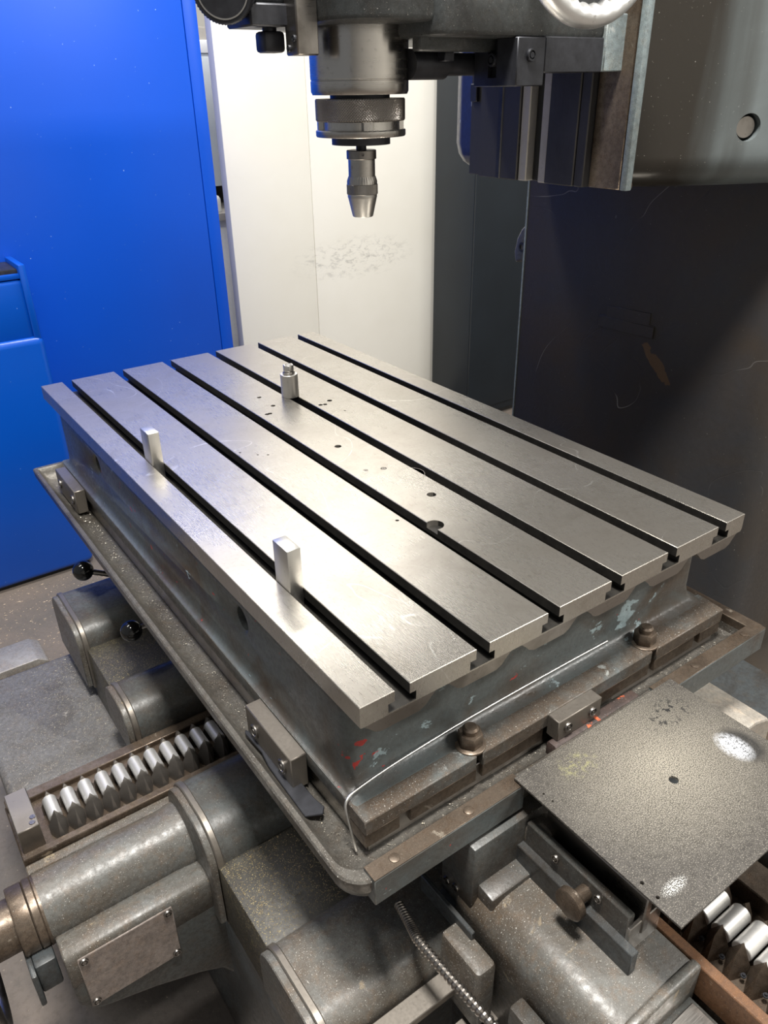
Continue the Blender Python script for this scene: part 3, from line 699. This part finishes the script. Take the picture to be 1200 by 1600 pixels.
way(.352, .408, .618, .66, 'way'); way(.4085, .424, .621, .66, 'way_edge'); way(.334, .3515, .6195, .66, 'way')
way(.278, .333, .630, .66, 'brown_steel')
obj('way_clip', box(.628, .636, .575, .59, 1.44, 1.465, .001, 1), 'black_steel', head)

# ---- head slide with quill and spindle nose
SX, SY = .313, .436
slide = obj('head_slide', prism(rrect(.232, .612, .315, .562, [.06, .01, .01, .06], 8), 'z', 1.526, 2.1, .006, 2), 'slide', mm, label='dark slide casting that carries the quill')
obj('slide_skirt', prism(rrect(.33, .618, .302, .575, .02, 4), 'z', 1.512, 1.60, .006, 2), 'slide', slide)
quill = obj('quill', lathe([(.0001, 1.60), (.0602, 1.60), (.0602, 1.4722), (.0596, 1.4716), (.0596, 1.4708), (.0602, 1.4702), (.0602, 1.459), (.0585, 1.4555), (.045, 1.4555), (.0001, 1.4555)], (SX, SY, 0), (0, 0, 1), 96), 'quill', mm, label='cylindrical oiled steel quill sleeve')
# knurled ring: real diamond teeth
b = B(); NT_, NH = 220, 16; rings = []
for j in range(NH+1):
    z = 1.4265 + (1.4515-1.4265)*j/NH; edge = .0012 if j in (0, NH) else 0
    rings.append([b.verts.new((SX+(.0555-edge+(.0004 if (i+j) % 2 else -.0003))*math.cos(2*PI*i/NT_), SY+(.0555-edge+(.0004 if (i+j) % 2 else -.0003))*math.sin(2*PI*i/NT_), z)) for i in range(NT_)])
for j in range(NH):
    for i in range(NT_):
        q4 = (rings[j][i], rings[j][(i+1) % NT_], rings[j+1][(i+1) % NT_], rings[j+1][i])
        if (i+j) % 2: b.faces.new((q4[0], q4[1], q4[2])); b.faces.new((q4[0], q4[2], q4[3]))
        else: b.faces.new((q4[0], q4[1], q4[3])); b.faces.new((q4[1], q4[2], q4[3]))
b.faces.new(rings[0][::-1]); b.faces.new(rings[-1])
obj('knurled_nut', b, 'dark_steel', quill, deg=12, label='knurled locking ring')
obj('spindle_neck', lathe([(.0001, 1.4565), (.037, 1.4565), (.037, 1.40), (.0001, 1.40)], (SX, SY, 0), (0, 0, 1), 48), 'black_steel', quill)
def lug(r, h, a):
    if h > 1.4165 and h < 1.4262:
        m = (a*4/(2*PI) + .36) % 1
        return r if m < .18 else r*.90
    return r
obj('drive_ring', lathe([(.0545, 1.4266), (.0545, 1.4260), (.0545, 1.4170), (.0545, 1.4162)], (SX, SY, 0), (0, 0, 1), 120, fn=lug), 'steel', quill)
obj('drive_flange', lathe([(.0001, 1.4172), (.0555, 1.4172), (.0565, 1.4160), (.0565, 1.4105), (.0555, 1.4092), (.0001, 1.4092)], (SX, SY, 0), (0, 0, 1), 12*8, fn=lambda r, h, a: r), 'steel', quill)
obj('spindle_nose', lathe([(.0001, 1.4095), (.0308, 1.4095), (.0308, 1.4055), (.030, 1.4045), (.0001, 1.4045)], (SX, SY, 0), (0, 0, 1), 64), 'dark_steel', quill)

# ---- bits hung on the slide
br = obj('stop_bracket', box(.2047, .2325, .395, .4215, 1.4955, 1.62, .0015, 1), 'dark_steel', slide)
for z, y in ((1.5115, .400), (1.5025, .4125)): screw('cap_screw', (.2050, y, z), (-1, 0, 0), .0036, slide, 'black_steel')
obj('side_block', box(.160, .245, .415, .475, 1.523, 1.545, .002, 1), 'black_steel', slide)
obj('side_casting', prism(rrect(.150, .245, .42, .50, .012, 4), 'z', 1.545, 1.62, .006, 3), 'slide', slide)
kn = obj('square_knob', box(.183, .209, .428, .454, 1.499, 1.520, .004, 2), 'black_steel', slide)
obj('knob_stem', cyl(.196, .441, 1.518, .008, .010), 'black_steel', slide)
dn = Vector((-.62, -.75, -.18)).normalized(); dc = Vector((.136, .425, 1.5565))
dial = obj('dial', lathe([(.0001, -.014), (.031, -.014), (.0325, -.012), (.0325, .004), (.031, .006), (.0278, .006), (.0270, .0052), (.0262, .006), (.0001, .006)], dc, dn, 120, fn=lambda r, h, a: r+(.0004*math.cos(a*60) if r > .032 else 0)), 'black_steel', slide, label='black knurled round dial')
obj('dial_ring', lathe([(.0262, .0057), (.0262, .0064), (.0276, .0064), (.0276, .0057)], dc, dn, 64), 'bright', slide)
obj('dial_arm', tube([dc - dn*.01, (.175, .46, 1.57), (.24, .46, 1.575)], .011, 16), 'black_steel', slide)
obj('cross_bar', lathe([(.0001, 0), (.0165, 0), (.0165, .052), (.0125, .054), (.0125, .14), (.0001, .14)], (.352, .388, 1.4865), (1, 0, 0), 32), 'black_steel', slide)
obj('bar_ridge', box(.335, .46, .345, .36, 1.4985, 1.520, .002, 1), 'slide', slide)
obj('bar_nut', box(.385, .400, .360, .375, 1.489, 1.499, .001, 1), 'black_steel', slide)
cbk = obj('clamp_bracket', box(.4445, .4905, .299, .375, 1.4615, 1.5125, .0012, 1), 'black_steel', slide)
cut(cbk, [box(.44, .452, .334, .349, 1.471, 1.52)])
for c0 in ((.4475, .3415, 1.490),): screw('clamp_screw', c0, (-1, 0, 0), .0075, slide, 'black_steel', .006)
screw('clamp_screw', (.466, .2995, 1.494), (0, -1, 0), .007, slide, 'black_steel', .004)
obj('clamp_beam', box(.4905, .594, .299, .345, 1.4755, 1.5135, .0012, 1), 'black_steel', slide)
obj('beam_end', box(.5945, .6405, .297, .345, 1.4765, 1.54, .0012, 1), 'worn_edge', slide)
# cast aluminium handwheel with a scalloped inner grip
HW = Vector((.452, .205, 1.624)); b = B()
torus(b, HW, (0, 1, 0), .097, .0125, 180, 20, fn=lambda R2, c, a: R2 + (.0032*abs(math.sin(a*17)) if c < -.2 else 0))
hw = obj('handwheel', b, 'alu', mm, label='bright cast aluminium handwheel with scalloped grip')
obj('hub', lathe([(.0001, -.016), (.028, -.016), (.03, -.014), (.03, .014), (.028, .016), (.0001, .016)], HW, (0, 1, 0), 40), 'alu', hw)
for k in range(3):
    a = PI/2 + 2*PI*k/3; d = Vector((math.cos(a), 0, math.sin(a)))
    obj('spoke', tube([HW + d*.026, HW + d*.06, HW + d*.09], .009, 14), 'alu', hw)
obj('wheel_shaft', cyl(HW.x, HW.y, HW.z, .014, .12, (0, 1, 0)), 'dark_steel', hw)

# ------------------------------------------------------------------ things on and in the machine
# drill chuck in the spindle
ch = thing('drill_chuck', 'steel keyless drill chuck hanging in the machine spindle', 'drill chuck', (SX, SY, 1.313))
obj('arbor', lathe([(.0001, 1.4042), (.0077, 1.4042), (.0077, 1.3995), (.0066, 1.3985), (.0066, 1.393), (.0001, 1.393)], (SX, SY, 0), (0, 0, 1), 32), 'black_steel', ch)
cap = obj('cap', lathe([(.0001, 1.3935), (.0182, 1.3935), (.0190, 1.3928), (.0190, 1.3835), (.0184, 1.3828), (.0001, 1.3828)], (SX, SY, 0), (0, 0, 1), 48), 'dark_steel', ch)
cd = (Vector((-.2965, -.4666, 0)) - Vector((SX, SY, 0))).normalized()
cut(cap, [lathe([(.0018, 0), (.0018, .01)], Vector((SX, SY, 1.389)) + Vector((cd.x*math.cos(.12)-cd.y*math.sin(.12), cd.x*math.sin(.12)+cd.y*math.cos(.12), 0))*.014, cd, 16)])
obj('body', lathe([(.0001, 1.3829), (.0170, 1.3829), (.0172, 1.3815), (.0172, 1.3625), (.0001, 1.3625)], (SX, SY, 0), (0, 0, 1), 64), 'steel', ch)
obj('grip_ring', lathe([(.0001, 1.3628), (.0176, 1.3628), (.0180, 1.3615), (.0196, 1.3570), (.0196, 1.3535), (.0001, 1.3535)], (SX, SY, 0), (0, 0, 1), 96, fn=lambda r, h, a: r - (.0006*(math.sin(a*36) > .2) if 1.356 < h < 1.362 else 0)), 'steel', ch, deg=25)
obj('sleeve', lathe([(.0001, 1.3534), (.0196, 1.3534), (.0200, 1.3530), (.0200, 1.3415), (.0196, 1.3410), (.0001, 1.3410)], (SX, SY, 0), (0, 0, 1), 140, fn=lambda r, h, a: r + (.00018*math.cos(a*70) if r > .0199 else 0)), 'dark_steel', ch)
obj('nose', lathe([(.0001, 1.3412), (.0192, 1.3412), (.0192, 1.3375), (.0187, 1.3365), (.0136, 1.3145), (.0128, 1.3135), (.0065, 1.3135), (.0060, 1.316), (.0001, 1.316)], (SX, SY, 0), (0, 0, 1), 64), 'bright', ch)

# locating post with hexagon head
px, py = .3675, .779
ps = thing('steel_post', 'round steel post with hexagon head standing on the slotted table', 'post', (px, py, ZT))
obj('sleeve', lathe([(.0001, 0), (.0158, 0), (.0165, .0008), (.0165, .0435), (.0158, .0442), (.0105, .0445), (.0001, .0445)], (px, py, ZT), (0, 0, 1), 48), 'bright', ps)
obj('washer', lathe([(.0001, 0), (.0112, 0), (.0115, .0004), (.0115, .0030), (.011, .0035), (.0108, .005), (.0001, .005)], (px, py, ZT+.0443), (0, 0, 1), 36), 'steel', ps)
hx = hexprism(px, py, ZT+.0492, ZT+.0615, .0104, rot=.25, bev=.0008)
obj('hex_head', hx, 'bright', ps)
obj('socket', lathe([(.0062, 0), (.0062, .0008), (.0045, .0008), (.0042, .0001)], (px, py, ZT+.0613), (0, 0, 1), 24), 'dark_steel', ps)
# two upright blocks in the front slot
xs = slots[0]
for nm, lab, y0, y1, h, xo in (('stop_block', 'small bright steel block upright in the front slot, far end', .637, .672, .053, 0), ('stop_block', 'small bright steel block upright in the front slot, nearer the corner', .205, .240, .056, 0)):
    bb = box(xs+.0004, xs+s-.0004, y0, y1, ZT-.0245, ZT+h, .0011, 2)
    tag(obj(nm, bb, 'bright'), lab, 'steel block', 'upright blocks in the front slot')
# sheet with a centre hole, resting on tray rim and support bracket
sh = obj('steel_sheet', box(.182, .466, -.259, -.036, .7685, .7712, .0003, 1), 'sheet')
cut(sh, [cyl(.325, -.145, .76, .0055, .03, n=24)] + [cyl(x, y, .76, r, .03, n=14) for x, y, r in ((.1925, -.072, .0013), (.193, -.085, .0013), (.1905, -.207, .0022), (.190, -.226, .0020))])
tag(sh, 'dusty dark steel sheet with centre hole lying on the tray rim', 'metal sheet')
# rusty bar in the trough
rb = prism([(-.029, .7375), (-.029, .757), (-.024, .761), (-.013, .761), (-.010, .757), (-.010, .7375)], 'x', .262, .418, .002, 2)
tag(obj('rusty_bar', rb, 'rust'), 'rusty steel bar with red paint lying in the trough beside the sheet', 'metal bar')
# bent wire rod
wire = [(.425, .0405, .8040), (.36, .0415, .8040), (.25, .0420, .8040), (.155, .0410, .8040), (.06, .0375, .8030), (.012, .033, .8022), (.001, .031, .8005), (-.0045, .0285, .7965), (-.0060, .0255, .789), (-.0060, .016, .766), (-.0055, .008, .7440)]
tag(obj('wire_rod', tube(wire, .0016, 10, smooth=2), 'bright'), 'thin bright wire rod bent over the corner of the table flange', 'wire rod')
# black strip tool in the trough
strip = prism([(-.030, .075), (-.012, .066), (-.005, .074), (-.008, .09), (-.010, .17), (-.018, .182), (-.017, .225), (-.023, .236), (-.0265, .23), (-.024, .19), (-.028, .165)], 'z', .7475, .7505, .0008, 1)
tag(obj('scraper', strip, 'black_steel'), 'flat black steel scraper lying in the front trough near the corner', 'scraper')

# ------------------------------------------------------------------ background things
bc = thing('blue_cabinet', 'tall bright blue sheet metal cabinet behind the machine', 'cabinet', (.3, 2.4, 0))
obj('body', box(-.9, .900, 2.215, 2.8, .02, 2.3, .004), 'blue', bc)
obj('door', box(-.2, .852, 2.198, 2.2152, .06, 2.27, .003), 'blue', bc)
obj('frame_strip', box(.8545, .8995, 2.199, 2.2152, .02, 2.3, .003), 'blue', bc)
obj('plinth', box(-.88, .88, 2.22, 2.78, 0, .021), 'black', bc)
bmn = thing('blue_machine', 'lower blue machine housing with stepped rounded front beside the tall cabinet', 'machine', (-.3, 2.1, 0))
obj('lower_body', box(-.9, .206, 2.02, 2.195, .012, .815, .022, 4), 'blue2', bmn)
obj('upper_body', box(-.9, .186, 2.035, 2.195, .80, .985, .016, 3), 'blue2', bmn)
obj('side_flange', box(.180, .200, 2.03, 2.195, .80, 1.025, .004, 2), 'blue2', bmn)
obj('top_tray', box(-.9, .1805, 2.05, 2.19, .985, 1.012, .004, 2), 'black_steel', bmn)
obj('tray_lip', box(-.9, .1805, 2.036, 2.0495, .985, 1.0, .003, 2), 'blue2', bmn)
obj('pivot', lathe([(.0001, -.02), (.012, -.02), (.013, -.015), (.013, .015), (.012, .02), (.0001, .02)], (.125, 2.12, 1.035), (0, 1, 0), 20), 'steel', bmn)
obj('base_plinth', box(-.88, .19, 2.04, 2.19, 0, .0125), 'black', bmn)
wp = thing('cream_partition', 'wide cream painted panel with a grey smudge behind the table', 'panel', (1.8, 2.55, 0))
obj('panel', box(1.082, 1.455, 2.50, 2.55, .02, 2.4, .003), 'cream', wp)
obj('panel', box(1.4565, 3.0, 2.50, 2.55, .02, 2.4, .003), 'cream', wp)
obj('foot_rail', box(1.082, 3.0, 2.5, 2.56, 0, .019), 'black', wp)
dk = thing('slate_cabinet', 'dark slate blue cabinet between the cream panel and the column', 'cabinet', (2.5, 2.3, 0))
obj('body', box(2.09, 3.0, 2.21, 2.48, .02, 2.2, .004), 'navy', dk)
obj('door', box(2.091, 2.99, 2.198, 2.2105, .06, 2.18, .003), 'navy', dk)
obj('plinth', box(2.11, 2.98, 2.22, 2.46, 0, .021), 'black', dk)
pcb = thing('pale_cupboard', 'pale blue-grey cupboard glimpsed in the gap beside the blue cabinet', 'cupboard', (1.5, 3.4, 0))
obj('upper_body', box(1.1, 1.9, 3.20, 3.6, 1.06, 1.60, .004), 'pale', pcb)
obj('top_band', box(1.1, 1.9, 3.19, 3.6, 1.60, 1.65, .003), 'white', pcb)
obj('crown', box(1.1, 1.9, 3.22, 3.6, 1.65, 1.70, .003), 'shelf', pcb)
obj('lower_body', box(1.1, 1.9, 3.05, 3.6, .06, .935, .004), 'white', pcb)
obj('worktop', box(1.08, 1.92, 3.0, 3.6, .935, .968, .003), 'shelf', pcb)
obj('backboard', box(1.1, 1.9, 3.5, 3.6, .965, 1.07), 'black', pcb)
obj('plinth', box(1.12, 1.88, 3.1, 3.58, 0, .061), 'black', pcb)
bt = thing('bottle', 'small white bottle on the worktop behind the blue cabinet', 'bottle', (1.27, 3.06, .968))
obj('body', lathe([(.0001, 0), (.026, 0), (.028, .003), (.028, .055), (.022, .066), (.012, .072), (.012, .08), (.0001, .08)], (1.27, 3.06, .968), (0, 0, 1), 28), 'white', bt)
obj('cap', lathe([(.0001, 0), (.013, 0), (.013, .014), (.011, .016), (.0001, .016)], (1.27, 3.06, 1.046), (0, 0, 1), 24), 'white', bt)
# block on the floor beside the base
ab = prism([(-.40, .02), (-.40, .064), (-.386, .07), (-.105, .07), (-.078, .052), (-.078, .02)], 'y', 1.525, 1.645, .006, 2)
for v in ab.verts: v.co.z -= .02
tag(obj('aluminium_block', ab, 'alu_old'), 'weathered aluminium block with sloped end lying on the floor', 'metal block')

# ------------------------------------------------------------------ swarf nobody could count
def chips(name, n, fn, size, mat, label):
    vs, fs = [], []
    for _ in range(n):
        x, y, z = fn(); k = len(vs); sz = size*random.uniform(.4, 1.4); a = random.uniform(0, 2*PI); ca, sa = math.cos(a), math.sin(a); lx = sz*random.uniform(.8, 2.2); ly = sz*.45
        for (u, v, w) in ((-lx, -ly, 0), (lx, -ly, 0), (0, ly, 0), (lx*.1, 0, sz*.55)):
            vs.append((x+u*ca-v*sa, y+u*sa+v*ca, z+w))
        fs += [(k, k+2, k+1), (k, k+1, k+3), (k+1, k+2, k+3), (k+2, k, k+3)]
    me = bpy.data.meshes.new(name); me.from_pydata(vs, [], fs); me.materials.append(MAT[mat])
    o = bpy.data.objects.new(name, me); C.objects.link(o); o['kind'] = 'stuff'; o['label'] = label; o['category'] = 'swarf'
    return o
MAT['chip'] = plain('bright_chips', (.62, .58, .50), .35, .8, .3, 400)
MAT['chip_floor'] = plain('pale_floor_chips', (.50, .40, .31), .5, .3, .3, 400)
MAT['chip_gold'] = plain('brassy_chips', (.52, .40, .22), .4, .6, .3, 400)
U = random.uniform
chips('floor_swarf', 2600, lambda: (U(-.45, .6), U(1.25, 2.01), .0005), .0022, 'chip_floor', 'brassy metal chips scattered on the floor before the blue cabinet')
def tray_pt():
    if random.random() < .55: return (U(-.022, .0), U(0, 1.13), .7395)
    return (U(.0, .62), U(-.018, .0), .739)
chips('tray_swarf', 1200, tray_pt, .0009, 'chip', 'fine bright chips lying in the tray trough')
chips('web_swarf', 1800, lambda: (U(-.08, .14), U(.11, .243), .5215), .0008, 'chip_gold', 'golden chips on the dark flat below the tray corner')
chips('step_swarf', 1300, lambda: (max(-.282, min(-.088, -.088-abs(random.gauss(0, .07)))), U(.58, 1.0), .401), .0010, 'chip', 'pale chips on the low grey step of the base')
